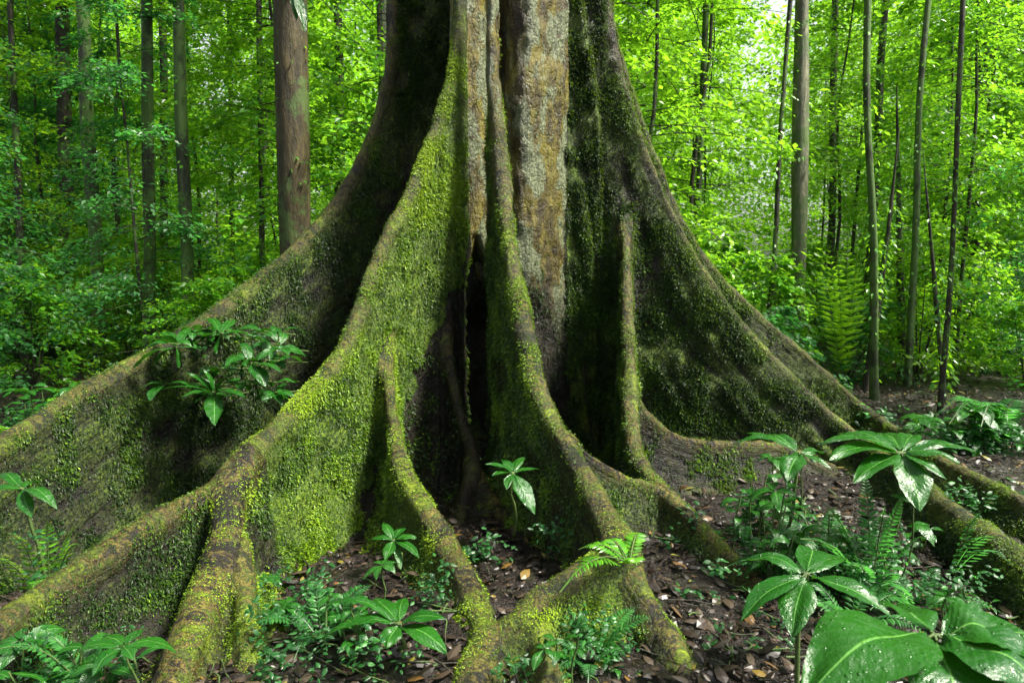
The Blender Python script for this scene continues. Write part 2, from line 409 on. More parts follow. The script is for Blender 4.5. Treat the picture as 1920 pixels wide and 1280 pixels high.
bx, by = blocks(-1.1, 1.1, 3.5, 5.6)
xx, yy = np.meshgrid(gx[bx], gy[by], indexing='ij')
D[bx, by] = trunk_sdf(xx[..., None], yy[..., None], gz[None, None])
for f in FINS:
    c = f['c']; m = .32
    bx, by = blocks(c[:, 0].min()-m, c[:, 0].max()+m, c[:, 1].min()-m, c[:, 1].max()+m)
    xx, yy = np.meshgrid(gx[bx], gy[by], indexing='ij')
    pl = [a.reshape(xx.shape)[..., None].astype(np.float32) for a in fin_plan(f, xx, yy)]
    zt = min(len(gz), int((c[:, 2].max() + .35 - Z0)/HX) + 1)
    v = fin_sdf(f, *pl, gz[None, None, :zt])
    D[bx, by, :zt] = smin(D[bx, by, :zt], v.astype(np.float32), f['blend'])
TOPRING = D[:, :, -3].copy()
D[:, :, -1] = .3; D[:, :, 0] = .3; D[0] = .3; D[-1] = .3; D[:, 0] = .3; D[:, -1] = .3

def surface_nets(D):
    I = D < 0
    nx, ny, nz = D.shape
    cnt = np.zeros((nx-1, ny-1, nz-1), np.uint8)
    offs = [(a, b, c) for a in (0, 1) for b in (0, 1) for c in (0, 1)]
    for a, b, c in offs: cnt += I[a:nx-1+a, b:ny-1+b, c:nz-1+c]
    act = np.argwhere((cnt > 0) & (cnt < 8))
    del cnt
    idx = np.full((nx-1, ny-1, nz-1), -1, np.int32)
    idx[act[:, 0], act[:, 1], act[:, 2]] = np.arange(len(act))
    val = {o: D[act[:, 0]+o[0], act[:, 1]+o[1], act[:, 2]+o[2]] for o in offs}
    acc = np.zeros((len(act), 3)); num = np.zeros(len(act))
    for a in offs:
        for k in range(3):
            if a[k] == 0:
                b = list(a); b[k] = 1; b = tuple(b)
                va, vb = val[a], val[b]; m = (va < 0) != (vb < 0)
                t = np.where(m, va/np.where(m, va-vb, 1), 0)
                p = np.zeros((len(act), 3)); p += a; p[:, k] = t
                acc[m] += p[m]; num += m
    V = act + acc/num[:, None]
    F = []
    for k in range(3):
        sl0 = [slice(None)]*3; sl1 = [slice(None)]*3; sl0[k] = slice(0, -1); sl1[k] = slice(1, None)
        A, B = I[tuple(sl0)], I[tuple(sl1)]
        u, v = (k+1) % 3, (k+2) % 3
        e = np.argwhere(A != B)
        e = e[(e[:, u] > 0) & (e[:, v] > 0) & (e[:, u] < D.shape[u]-1) & (e[:, v] < D.shape[v]-1)]
        inside = A[e[:, 0], e[:, 1], e[:, 2]]
        def g(du, dv):
            q = e.copy(); q[:, u] -= du; q[:, v] -= dv
            return idx[q[:, 0], q[:, 1], q[:, 2]]
        quad = np.stack([g(1, 1), g(0, 1), g(0, 0), g(1, 0)], 1)
        quad[~inside] = quad[~inside][:, ::-1]
        F.append(quad)
    return V, np.vstack(F)

V, F = surface_nets(D); del D
V = V*HX + np.array((X0, Y0, Z0))

def vnormals(V, F):
    n = np.cross(V[F[:, 2]]-V[F[:, 0]], V[F[:, 3]]-V[F[:, 1]])
    N = np.zeros_like(V)
    for k in range(4):
        for a in range(3): N[:, a] += np.bincount(F[:, k], n[:, a], len(V))
    return N / (np.linalg.norm(N, axis=1, keepdims=True) + 1e-12)

N = vnormals(V, F)
# which root each vertex belongs to, and its coordinates along and below that ridge
best = trunk_sdf(V[:, 0], V[:, 1], V[:, 2]) + .01; own = np.full(len(V), -1)
along = V[:, 2].copy(); depth = np.arctan2(V[:, 0]-TX, TY-V[:, 1])*.9 + .6; crest = np.zeros(len(V)); mossw = np.full(len(V), .12); strk = np.full(len(V), .0)
for i, f in enumerate(FINS):
    d, zr, sl, ss, rr = fin_plan(f, V[:, 0], V[:, 1])
    v = fin_sdf(f, d, zr, sl, ss, rr, V[:, 2])
    m = v < best; best[m] = v[m]; own[m] = i
    dp = np.maximum(-(V[:, 2]-zr)/np.sqrt(1+sl*sl), 0)
    along[m] = ss[m] + i*7.3; depth[m] = dp[m]
    crest[m] = np.exp(-(dp[m]/(.062*f['crestw']))**2); mossw[m] = f['moss']; strk[m] = f['streak']
bare = (own == 1) & (V[:, 2] < .42 + (V[:, 0] + .60)*2.7 + .12*noise(V[:, 0]*9, V[:, 1]*9, V[:, 2]*9, 21)) & (V[:, 0] > -.75)
mossw = np.where(bare, .08, mossw)
stn = fbm(along*1.3, depth*10, 0*V[:, 0], 3, 4)                       # moss keeps to the proud streaks
mossw = mossw*np.clip(1 + 1.1*stn*np.clip(strk/.03, .35, 1), .1, 1.8)
column = ((own == -1) | ((own == 8) & (V[:, 2] > 1.2))) & (V[:, 2] > .0) & (V[:, 1] < 4.45) & (np.abs(V[:, 0]+.0) < .42)
column = column * np.clip((V[:, 2] - np.where(own == 8, 1.75, .9) + .35*noise(V[:, 0]*6, V[:, 1]*6, V[:, 2]*2, 20))/.4, 0, 1)
mossw = mossw * (1 - .6*column)
# displace: lumps, streaks along the ridge, bark grooves on the column
x, y, z = V.T
dsp = .016*fbm(x*3.1, y*3.1, z*3.1, 1) + .007*noise(x*11, y*11, z*11, 2) + .003*noise(x*27, y*27, z*27, 6)
dsp += strk*fbm(along*1.3, depth*10, 0*z, 3, 4)*(1-crest) * np.clip(depth*5, 0, 1)
dsp += column*(.012*fbm(x*15, y*15, z*1.6, 5) + .006*noise(x*30, y*30, z*10, 7))
dsp += np.clip(mossw-.5, 0, 1)*.020*(1-crest)*noise(x*22, y*22, z*13, 37)
dsp += np.minimum(mossw, 1)*.016*np.clip(fbm(x*8, y*8, z*8, 31, 2), 0, 1)
V = V + N*dsp[:, None]
N = vnormals(V, F)

tree = empty('buttress_tree', (TX, TY, 0))
tag(tree, 'giant rainforest tree with tall mossy buttress roots spreading over the forest floor', 'tree')
fown = own[F]; fo = fown.max(axis=1)
fc = V[F].mean(axis=1); fn = np.cross(V[F[:, 2]]-V[F[:, 0]], V[F[:, 3]]-V[F[:, 1]]); fa = np.linalg.norm(fn, axis=1)/2 + 1e-12
fn = fn/(2*fa[:, None])
T0 = np.array((TX, TY, 0))

def rnd_(n, a): return rng.normal(size=(n, 3))*a

def blades(pos, nrm, drc, L, W, tint, name, mat, parent, origin, kind='stuff', bend=.25):
    """small pointed leaflets, four corners each"""
    side = np.cross(drc, nrm); side /= np.linalg.norm(side, axis=1, keepdims=True) + 1e-9
    up = np.cross(side, drc)
    L = L[:, None]; W = W[:, None]
    a = pos; b = pos + drc*L*.5 + side*W*.5 + up*L*bend*.6; c = pos + drc*L + up*L*0; d = pos + drc*L*.5 - side*W*.5 + up*L*bend*.3
    VV = np.stack([a, b, c, d], 1).reshape(-1, 3) - origin
    FF = np.arange(len(pos)*4).reshape(-1, 4)
    me = fast_mesh(name, VV, FF, mat, {'tint': np.repeat(tint, 4)}, smooth=False)
    o = link(name, me, parent); 
    if kind: o['kind'] = kind
    return o

vis = (fc[:, 1] < 4.9)
for i in range(-1, len(FINS)):
    sel = fo == i
    if not sel.any(): continue
    Fi = F[sel]; u, inv = np.unique(Fi, return_inverse=True)
    me = fast_mesh('buttress_root' if i >= 0 else 'trunk', V[u]-T0, inv.reshape(Fi.shape), M['bark'],
                   dict(along=along[u], depth=depth[u], crest=crest[u], moss=mossw[u], column=column[u]), N[u])
    o = link('buttress_root' if i >= 0 else 'trunk', me, tree)
    if i >= 0: o['label'] = FINS[i]['label']
    # moss leaflets
    cm = crest[F[sel][:, 0]]; dm = mossw[F[sel][:, 0]]; cc = column[F[sel][:, 0]]
    p = fc[sel]; nn = fn[sel]
    patch = np.clip(.5 + 1.0*fbm(p[:, 0]*3, p[:, 1]*3, p[:, 2]*3, 35) + 1.2*noise(p[:, 0]*11, p[:, 1]*11, p[:, 2]*9, 36), 0, 1)
    dens = dm*(.22 + 1.25*patch**1.3)*(1 - .35*cm)*(1-.9*cc)*27000/np.clip(p[:, 1]/3.0, .7, 1)*np.where(p[:, 1] < 4.9, 1, .2)
    if i in (1,): dens *= 1.5
    lam = dens*fa[sel]
    k = rng.poisson(lam); idx = np.repeat(np.arange(len(p)), k)
    if len(idx) < 50: continue
    n_ = nn[idx]; q = p[idx] + (rng.random((len(idx), 3))-.5)*HX*1.2
    q -= n_*((q-p[idx])*n_).sum(1, keepdims=True)
    g = np.array((0, 0, -1.0)) - n_*(-n_[:, 2:3])
    dr = g*.85 + n_*(.5-.25*cm[idx])[:, None] + rng.normal(size=(len(idx), 3))*.4
    dr /= np.linalg.norm(dr, axis=1, keepdims=True)
    k = 4; q = np.repeat(q, k, 0) + rnd_(len(q)*k, .003); n_ = np.repeat(n_, k, 0); idx = np.repeat(idx, k)
    dr = np.repeat(dr, k, 0) + rnd_(len(q), .45); dr /= np.linalg.norm(dr, axis=1, keepdims=True)
    L = (.005 + .015*rng.random(len(idx))**1.7)*(.8+.5*patch[idx])*np.clip(q[:, 1]/3.0, .6, 1.1)*(1-.45*cm[idx]); W = L*rng.uniform(.22, .42, len(idx))
    nz_ = fbm(q[:, 0]*5, q[:, 1]*5, q[:, 2]*5, 33)
    bright = {1: .6, 3: .5, 4: .6, 5: .58, 8: .4, 9: .5, 10: .68, 11: .6, 12: .14, 0: .16}.get(i, .27)  # moss tone by root; shade on far left and right walls put in
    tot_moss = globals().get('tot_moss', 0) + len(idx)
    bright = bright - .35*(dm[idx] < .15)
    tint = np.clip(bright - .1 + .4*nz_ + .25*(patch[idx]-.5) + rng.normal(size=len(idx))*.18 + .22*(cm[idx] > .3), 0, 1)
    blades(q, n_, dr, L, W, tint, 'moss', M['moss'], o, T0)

# the trunk above: a fluted shaft that carries on from the top of the roots
na = 160; ang = np.linspace(0, 2*pi, na, endpoint=False); rad = np.zeros(na)
for j, a in enumerate(ang):
    r_ = np.arange(.2, 1.3, .01); ix = np.clip((TX+r_*cos(a)-X0)/HX, 0, len(gx)-1).astype(int); iy = np.clip((TY+r_*sin(a)-Y0)/HX, 0, len(gy)-1).astype(int)
    rad[j] = r_[TOPRING[ix, iy] < 0].max(initial=.45)
zs = np.array([3.06, 3.3, 3.8, 4.6, 6, 8, 11, 15, 20.]); VV = []
for q, zz in enumerate(zs):
    t = 1-math.exp(-(zz-3.06)/1.2); R = rad*(1-t) + .5*t; R = R*(1-.012*(zz-3))*(.985 if q == 0 else 1)
    VV.append(np.stack([R*np.cos(ang), R*np.sin(ang), np.full(na, zz)], 1))
VV = np.vstack(VV); FF = [[a*na+b, a*na+(b+1) % na, (a+1)*na+(b+1) % na, (a+1)*na+b] for a in range(len(zs)-1) for b in range(na)]
me = fast_mesh('upper_trunk', VV, FF, M['bark'], dict(along=VV[:, 2], depth=np.full(len(VV), .6), crest=np.zeros(len(VV)), moss=np.full(len(VV), .2), column=np.full(len(VV), .5)))
link('upper_trunk', me, tree)

# ------------------------------------------------------------------ ground
def axis(a, b, dense0, dense1, step, n):
    mid = np.arange(dense0, dense1, step)
    lo_ = dense0 - (np.linspace(0, 1, n)[1:]**2.5)*(dense0-a); hi_ = dense1 + (np.linspace(0, 1, n)[1:]**2.5)*(b-dense1)
    return np.r_[lo_[::-1], mid, hi_]
ax = axis(-150, 150, -5, 5, .04, 40); ay = axis(-30, 220, .2, 8, .04, 40)
gxx, gyy = np.meshgrid(ax, ay, indexing='ij')
zz = ground_z(gxx, gyy) + .018*noise(gxx*13, gyy*13, 0, 8)
GV = np.stack([gxx, gyy, zz], -1).reshape(-1, 3); ny_ = len(ay)
i_, j_ = np.meshgrid(np.arange(len(ax)-1), np.arange(ny_-1), indexing='ij'); b_ = (i_*ny_+j_).ravel()
GF = np.stack([b_, b_+ny_, b_+ny_+1, b_+1], 1)
g = link('forest_floor', fast_mesh('forest_floor', GV, GF, M['ground'])); tag(g, kind='structure')

# leaf template with a fold along the midrib (all triangles as quads-with-4 is not possible: use triangles)
LV = np.array([(0, 0, 0), (0, .35, .06), (0, .72, .05), (0, 1, -.04), (-.24, .3, .0), (-.2, .66, -.01), (.24, .3, .0), (.2, .66, -.01)])
LF = np.array([(0, 6, 1), (0, 1, 4), (1, 6, 7), (1, 7, 2), (4, 1, 2), (4, 2, 5), (2, 7, 3), (5, 2, 3)])
SV = np.array([(0, 0, 0), (.26, .45, .05), (0, 1, -.03), (-.26, .45, .05)]); SF = np.array([(0, 1, 2), (0, 2, 3)])

def frames(d, n):
    d = d/np.linalg.norm(d, axis=1, keepdims=True)
    s = np.cross(d, n); s /= np.linalg.norm(s, axis=1, keepdims=True)+1e-9
    return np.stack([s, d, np.cross(s, d)], 2)          # columns: side, along, up

def leaf_arrays(pos, d, n, size, tint, tv=LV, tf=LF, wid=1.0):
    R = frames(d, n)
    T = tv*np.array((wid, 1, 1))
    VV = np.einsum('nij,kj->nki', R, T)*np.asarray(size)[:, None, None] + pos[:, None]
    FF = tf[None] + (np.arange(len(pos))*len(tv))[:, None, None]
    return VV.reshape(-1, 3), FF.reshape(-1, 3), np.repeat(tint, len(tv))

def leaf_obj(name, pos, d, n, size, tint, mat, parent=None, tv=LV, tf=LF, wid=1.0, smooth=False):
    a, b, t = leaf_arrays(pos, d, n, size, tint, tv, tf, wid)
    return link(name, fast_mesh(name, a, b, mat, {'tint': t}, smooth=smooth), parent)

def rnd(n, a=1.0): return rng.normal(size=(n, 3))*a

# dead leaves on the floor
n = 46000
yy = .9 + 8*rng.random(n)**1.6; xx = (rng.random(n)*2-1)*(yy*.85+.6)
pos = np.stack([xx, yy, ground_z(xx, yy) + rng.uniform(.0, .022, n)], 1)
az = rng.random(n)*2*pi; d = np.stack([np.cos(az), np.sin(az), rng.normal(size=n)*.25], 1)
nn = np.array((0, 0, 1.)) + rnd(n, .35)
big = rng.random(n) < .24
leaf_obj('leaf_litter', pos, d, nn, np.where(big, rng.uniform(.045, .085, n), rng.uniform(.012, .036, n)),
         np.clip(rng.random(n)**.9, 0, 1), M['litter'])
tag(bpy.context.scene.objects['leaf_litter'], 'wet brown dead leaves scattered over the forest floor', 'leaf litter', kind='stuff')

# ------------------------------------------------------------------ tubes
def tube(name, pts, radii, mat, parent=None, sides=8, lump=0.0, seed=0):
    p = np.array(pts, float); m = len(p); r = np.interp(np.linspace(0, 1, m), np.linspace(0, 1, len(radii)), radii)
    tdir = np.gradient(p, axis=0); tdir /= np.linalg.norm(tdir, axis=1, keepdims=True)+1e-9
    ref = np.array((1., .2, .1)) if abs(tdir[:, 2]).mean() > .6 else np.array((0, 0, 1.))
    a = np.cross(tdir, ref); a /= np.linalg.norm(a, axis=1, keepdims=True)+1e-9; b = np.cross(tdir, a)
    th = np.linspace(0, 2*pi, sides, endpoint=False)
    ring = (np.cos(th)[None, :, None]*a[:, None] + np.sin(th)[None, :, None]*b[:, None])
    R = r[:, None]*np.ones(sides)
    if lump: R = R*(1 + lump*noise(np.cos(th)[None]*1.3 + 0*R, np.sin(th)[None]*1.3, np.arange(m)[:, None]*.35, seed))
    VV = (p[:, None] + ring*R[..., None]).reshape(-1, 3)
    FF = [[i*sides+j, (i+1)*sides+j, (i+1)*sides+(j+1) % sides, i*sides+(j+1) % sides] for i in range(m-1) for j in range(sides)]
    return link(name, fast_mesh(name, VV, FF, mat), parent)

def curve(a, b, n=10, sag=0.0, wob=0.0, seed=0):
    t = np.linspace(0, 1, n)[:, None]; a = np.array(a, float); b = np.array(b, float)
    p = a*(1-t) + b*t; p[:, 2] += sag*np.sin(t[:, 0]*pi)
    if wob:
        p[:, 0] += wob*noise(t[:, 0]*4, seed, 0, 50)*np.sin(t[:, 0]*pi); p[:, 1] += wob*noise(t[:, 0]*4, seed, 9, 51)*np.sin(t[:, 0]*pi)
    return p

# ------------------------------------------------------------------ broad glossy leaves (foreground plants)
def big_leaf(a, b, width, parent, arch=.12, roll=0.0, fat=.42, nu=9, nv=22):
    """one leaf from point a to tip b"""
    a = np.array(a, float); b = np.array(b, float); L = np.linalg.norm(b-a); d = (b-a)/L
    side = np.cross(d, (0, 0, 1.)); side /= np.linalg.norm(side)+1e-9; up = np.cross(side, d)
    side, up = side*cos(roll)+up*sin(roll), up*cos(roll)-side*sin(roll)
    v = np.linspace(0, 1, nv); u = np.linspace(-1, 1, nu)
    wv = np.clip(v/fat, 0, 1); prof = np.where(v < fat, np.sin(wv*pi/2)**.8, np.cos((v-fat)/(1-fat)*pi/2)**.85)
    prof = prof*(1-.0*v); prof[-1] = .0; prof[0] = .03
    U, Vv = np.meshgrid(u, v); W = prof[:, None]*width*.5
    mid = a + d*(Vv[..., None]*L) + up*((arch*L)*np.sin(Vv*pi)[..., None])
    ph = (Vv*11 - np.abs(U)*3.2)*2*pi
    zoff = np.abs(U)*W*.28 - (U*U)*W*.22 + .0008*np.sin(ph)*np.abs(U)*(width/.1) + .05*W*np.sin(Vv*9+a[0]*40)*np.abs(U)
    sd = a[0]*17 + b[1]*31
    Wv = W*(1 + .10*noise(Vv*6, np.sign(U)*2, sd, 70) + .05*noise(Vv*19, np.sign(U)*3, sd, 71))
    zoff = zoff + width*.10*noise(Vv*3.5, U*1.6, sd, 72) + width*.03*noise(Vv*11, U*5, sd, 73)*np.abs(U)
    bendx = L*.05*noise(sd, 0, 0, 74)*np.sin(Vv*pi)
    p = mid + side*(U*Wv + bendx)[..., None] + up*zoff[..., None]
    idx = np.arange(nu*nv).reshape(nv, nu)
    F_ = np.stack([idx[:-1, :-1], idx[:-1, 1:], idx[1:, 1:], idx[1:, :-1]], -1).reshape(-1, 4)
    o3 = np.array(parent.location)
    return link('leaf', fast_mesh('leaf', p.reshape(-1, 3)-o3, F_, M['big'], dict(leaf_u=U.ravel(), leaf_v=Vv.ravel())), parent)

def leaf_plant(name, base, centre, leaves, label, cat='plant', group=None, stem_r=.006):
    """base: foot of the stem; centre: where the whorl sits; leaves: (px, py, Y, width[, arch, roll])"""
    base = np.array(base, float); t = empty(name, base); tag(t, label, cat, group)
    c = np.array(centre, float)
    tube('stem', curve(base, c, 8, 0, .03, base[0]*9) - base, [stem_r*1.3, stem_r], M['stem'], t, 6)
    for q in leaves:
        tip = P(*q[:3]); w_ = q[3]; arch = q[4] if len(q) > 4 else .1; roll = q[5] if len(q) > 5 else 0
        st = c + (tip-c)*.07
        tube('leaf_stalk', curve(c, st, 3) - base, [.003, .0025], M['stem'], t, 5)
        big_leaf(st, tip, w_, t, arch, roll)
    return t

def gpt(px, py, Y=None):
    """point on the ground the photo shows at (px, py)"""
    p = radians(PITCH); a = math.atan((py-640)/1280)+p; Y = CAMH/tan(a); x = P(px, py, Y)[0]
    return np.array((x, Y, float(ground_z(x, Y))))

def on_ground(c, dx=0, dy=0):
    x, y = c[0]+dx, c[1]+dy
    return np.array((x, y, float(ground_z(x, y))-.01))

c = P(1690, 848, 2.55)
leaf_plant('broad_leaf_plant', on_ground(c, .02, .1), c,
    [(1725, 958, 2.35, .125, .06), (1555, 862, 2.4, .115, .1), (1535, 832, 2.5, .10, .12), (1572, 812, 2.75, .10, .12), (1650, 814, 2.85, .09, .1), (1715, 818, 2.8, .085, .1),
     (1800, 868, 2.5, .10, .12), (1775, 900, 2.42, .08, .1), (1830, 850, 2.65, .09, .1), (1600, 905, 2.36, .10, .08)],
    'tall plant with a whorl of wide shiny leaves at the dark right buttress', 'plant', 'broad leaved plants')
c = P(1500, 848, 2.7)
leaf_plant('broad_leaf_plant', on_ground(c, .0, .1), c,
    [(1374, 832, 2.7, .07, .16), (1400, 812, 2.85, .05, .1), (1440, 812, 2.9, .07, .1), (1475, 902, 2.55, .10, .06), (1560, 880, 2.62, .05, .08), (1545, 850, 2.8, .05, .08)],
    'small shiny plant with a long arching leaf left of the tall whorled plant', 'plant', 'broad leaved plants')
c = P(1512, 1075, 1.85)
leaf_plant('broad_leaf_plant', on_ground(c, .02, .06), c,
    [(1486, 1195, 1.72, .095, .05), (1388, 1165, 1.75, .08, .1), (1400, 1048, 1.95, .075, .14), (1520, 1030, 2.1, .085, .1), (1585, 1050, 2.05, .08, .1), (1672, 1155, 1.72, .085, .12)],
    'plant with six glossy leaves, one pointing straight down, on the bare soil at right', 'plant', 'broad leaved plants')
c = P(1752, 1188, 1.15)
leaf_plant('broad_leaf_plant', on_ground(c, .05, .12), c,
    [(1505, 1320, 1.0, .175, .16), (1660, 1135, 1.35, .09, .1), (1990, 1330, .98, .17, .16), (1820, 1400, .95, .15, .14), (1950, 1215, 1.12, .16, .14)],
    'nearest plant with huge blurred shiny leaves in the lower right corner', 'plant', 'broad leaved plants')
c = P(962, 886, 2.85)
leaf_plant('broad_leaf_plant', on_ground(c, .0, .12), c,
    [(1003, 965, 2.7, .085, .06), (910, 870, 2.85, .04, .12), (922, 892, 2.8, .045, .1), (940, 862, 2.95, .045, .1), (985, 858, 3.0, .05, .1), (1012, 880, 2.9, .04, .1), (950, 918, 2.75, .04, .05)],
    'small bright seedling with one long hanging leaf in front of the dark hollow', 'plant', 'broad leaved plants')
c = P(738, 1012, 2.6)
leaf_plant('broad_leaf_plant', on_ground(c, .0, .12), c,
    [(786, 1045, 2.5, .045, .1), (782, 1008, 2.6, .05, .12), (690, 1012, 2.6, .05, .12), (722, 1050, 2.5, .05, .05), (760, 990, 2.7, .04, .1), (718, 980, 2.7, .04, .1), (752, 1068, 2.5, .03, .04)],
    'small dark green seedling at the foot of the bright mossy wall', 'plant', 'broad leaved plants')
c = P(748, 1168, 2.0)
leaf_plant('broad_leaf_plant', on_ground(c, .0, .05), c,
    [(835, 1160, 1.98, .07, .14), (838, 1225, 1.88, .085, .1), (700, 1122, 2.15, .06, .1), (640, 1180, 1.98, .06, .16), (725, 1215, 1.9, .07, .05), (760, 1120, 2.15, .05, .1), (600, 1140, 2.05, .04, .2)],
    'light green wet leafy plant at the bottom between the thick root and the front root', 'plant', 'broad leaved plants')
c = P(42, 915, 2.35)
leaf_plant('broad_leaf_plant', on_ground(c, .03, .05), c,
    [(108, 955, 2.25, .055, .18), (60, 970, 2.25, .05, .05), (-30, 925, 2.3, .07, .1), (-10, 890, 2.45, .05, .1), (75, 905, 2.5, .04, .1)],
    'leafy plant standing at the left edge in front of the far left buttress', 'plant', 'broad leaved plants')
# plants rooted against the far left buttress
for px, py, lv, lab in [
    (402, 735, [(402, 798, 3.0, .085, .05), (340, 745, 3.05, .07, .12), (300, 730, 3.1, .05, .1), (350, 700, 3.2, .06, .1), (440, 700, 3.2, .06, .1), (460, 745, 3.05, .05, .1), (378, 690, 3.2, .05, .1)], 'dark green seedling with one round hanging leaf on the far left buttress'),
    (470, 680, [(498, 728, 3.1, .08, .1), (530, 700, 3.1, .05, .1), (520, 650, 3.3, .05, .1), (450, 640, 3.3, .05, .1), (430, 690, 3.2, .05, .1), (548, 672, 3.2, .04, .1)], 'shiny leafed seedling nearest the front buttress on the far left buttress'),
    (330, 650, [(250, 690, 3.2, .06, .12), (300, 625, 3.4, .06, .1), (360, 615, 3.4, .05, .1), (290, 680, 3.2, .05, .1), (385, 660, 3.25, .05, .1), (335, 690, 3.2, .05, .05)], 'spreading seedling just below the ridge of the far left buttress'),
    (415, 625, [(380, 600, 3.45, .05, .1), (440, 600, 3.4, .05, .1), (470, 628, 3.3, .05, .1), (405, 665, 3.2, .06, .05), (375, 640, 3.3, .05, .1)], 'small seedling at the top of the leafy patch on the far left buttress')]:
    c = P(px, py, 3.2)
    leaf_plant('broad_leaf_plant', P(px+15, py+60, 3.66), c, lv, lab, 'plant', 'broad leaved plants')

# vine tip hanging into the top of the picture
c = P(552, -25, 4.6); t = empty('hanging_vine', c); tag(t, 'leafy tip of a vine hanging at the top edge over the thick brown trunk', 'vine')
tube('stem', curve((0, 0, 0), (.25, .1, 4.0), 12, 0, .1, 3), [.004, .012], M['stem'], t, 6)
for q in ((572, 62, 4.5, .075, .03), (556, 40, 4.55, .06, .05), (532, 8, 4.6, .06, .1), (590, 20, 4.6, .06, .1), (545, -60, 4.5, .07, .1)): big_leaf(c, P(*q[:3]), q[3], t, q[4])

# ------------------------------------------------------------------ ferns
def frond(a, b, n, wid, arch, parent, base, mat):
    """one feathery frond: rachis and paired leaflets"""
    p = curve(a, b, n, arch); t = np.gradient(p, axis=0); t /= np.linalg.norm(t, axis=1, keepdims=True)
    side = np.cross(t, (0, 0, 1.)); side /= np.linalg.norm(side, axis=1, keepdims=True)+1e-9
    up = np.cross(side, t)
    v = np.linspace(0, 1, n); prof = np.sin(np.clip(v*1.02+.1, 0, 1)*pi)**.7*(1-.35*v)
    pos = []; d = []; nn = []; sz = []
    for sg in (-1, 1):
        dd = side*sg + t*.45 - up*.12 + rnd(n, .06)
        pos.append(p); d.append(dd); nn.append(up + rnd(n, .12)); sz.append(wid*prof*rng.uniform(.85, 1.1, n))
    pos = np.vstack(pos); d = np.vstack(d); nn = np.vstack(nn); sz = np.concatenate(sz)
    A, B, T = leaf_arrays(pos-base, d, nn, sz, np.clip(rng.normal(.55, .15, len(pos)), 0, 1), LV, LF, .62)
    k8 = np.arange(n)*8; k9 = k8 + n*8                # rib faces between neighbouring leaflet feet tie the frond together
    A[k9] = A[k8] + (side*.0025 + up*.001)
    rib = np.vstack([np.stack([k8[:-1], k8[1:], k9[1:]], 1), np.stack([k8[:-1], k9[1:], k9[:-1]], 1)])
    return A, np.vstack([B, rib]), T

def fern(name, base, tips, wid, label, mat='leafC', arch=.12, group='ferns', n=18, sub=True, cat='fern'):
    base = np.array(base, float); t = empty(name, base); tag(t, label, cat, group)
    for tp in tips:
        tip = P(*tp); L = np.linalg.norm(tip-base)
        a, b, c_ = frond(base + (tip-base)*.12, tip, max(8, int(n)), wid, arch*L, t, base, None)
        f = link('frond', fast_mesh('frond', a, b, M[mat], {'tint': c_}, smooth=False), t)
        tube('rachis', curve(base, tip, 10, arch*L) - base, [.003, .0015], M['stem'], f, 5)
    return t

c = P(1180, 1055, 2.2)
fern('fern', c, [(1050, 1110, 2.05), (1085, 1030, 2.25), (1200, 1005, 2.4), (1130, 1015, 2.35), (1195, 1060, 2.1)], .05, 'light green fern hanging over the fork of the cross root', 'leafA', .22, cat='fern')
c = on_ground(P(1640, 1010, 2.5))
fern('fern', c, [(1500, 1010, 2.35), (1540, 940, 2.5), (1620, 880, 2.6), (1700, 920, 2.5), (1740, 1000, 2.4), (1600, 1060, 2.3), (1690, 1080, 2.3), (1560, 985, 2.5), (1660, 950, 2.4)], .055, 'feathery fern filling the gap below the tall whorled plant', 'leafC', .15, n=24)
c = on_ground(P(170, 1240, 1.9))
fern('fern', c, [(0, 1215, 1.8), (80, 1190, 1.9), (190, 1180, 2.05), (290, 1200, 2.0), (260, 1260, 1.85), (130, 1290, 1.75)], .05, 'dark fern beneath the lower left root', 'leafC', .22, n=20)
c = on_ground(P(70, 1080, 2.3), 0, .05)
fern('fern', c, [(150, 1020, 2.2), (20, 1000, 2.2), (90, 975, 2.3), (140, 990, 2.35), (-30, 1050, 2.1), (60, 1110, 2.05)], .045, 'fern between the two left roots', 'leafA', .2, n=18)
c = on_ground(P(1870, 800, 4.6))
fern('fern', c, [(1765, 770, 4.4), (1780, 795, 4.2), (1830, 755, 4.8), (1910, 755, 4.8), (1950, 780, 4.4), (1890, 790, 4.2), (1840, 800, 4.1)], .11, 'wide fern at the right edge behind the roots', 'leafC', .3, n=18)
c = on_ground(P(1790, 950, 2.7))
fern('fern', c, [(1870, 1010, 2.4), (1900, 1060, 2.25), (1840, 960, 2.6)], .05, 'small fern fronds lying across the right root', 'leafC', .15, n=16)
c = on_ground(P(1590, 560, 7.0))
fern('fern', c, [(1590, 420, 6.9), (1550, 440, 6.9), (1625, 430, 6.9), (1540, 500, 6.7), (1640, 500, 6.8), (1570, 470, 6.6), (1610, 465, 6.6)], .16, 'tall yellow green fern lit up among the saplings right of the tree', 'leafB', .06, n=20)

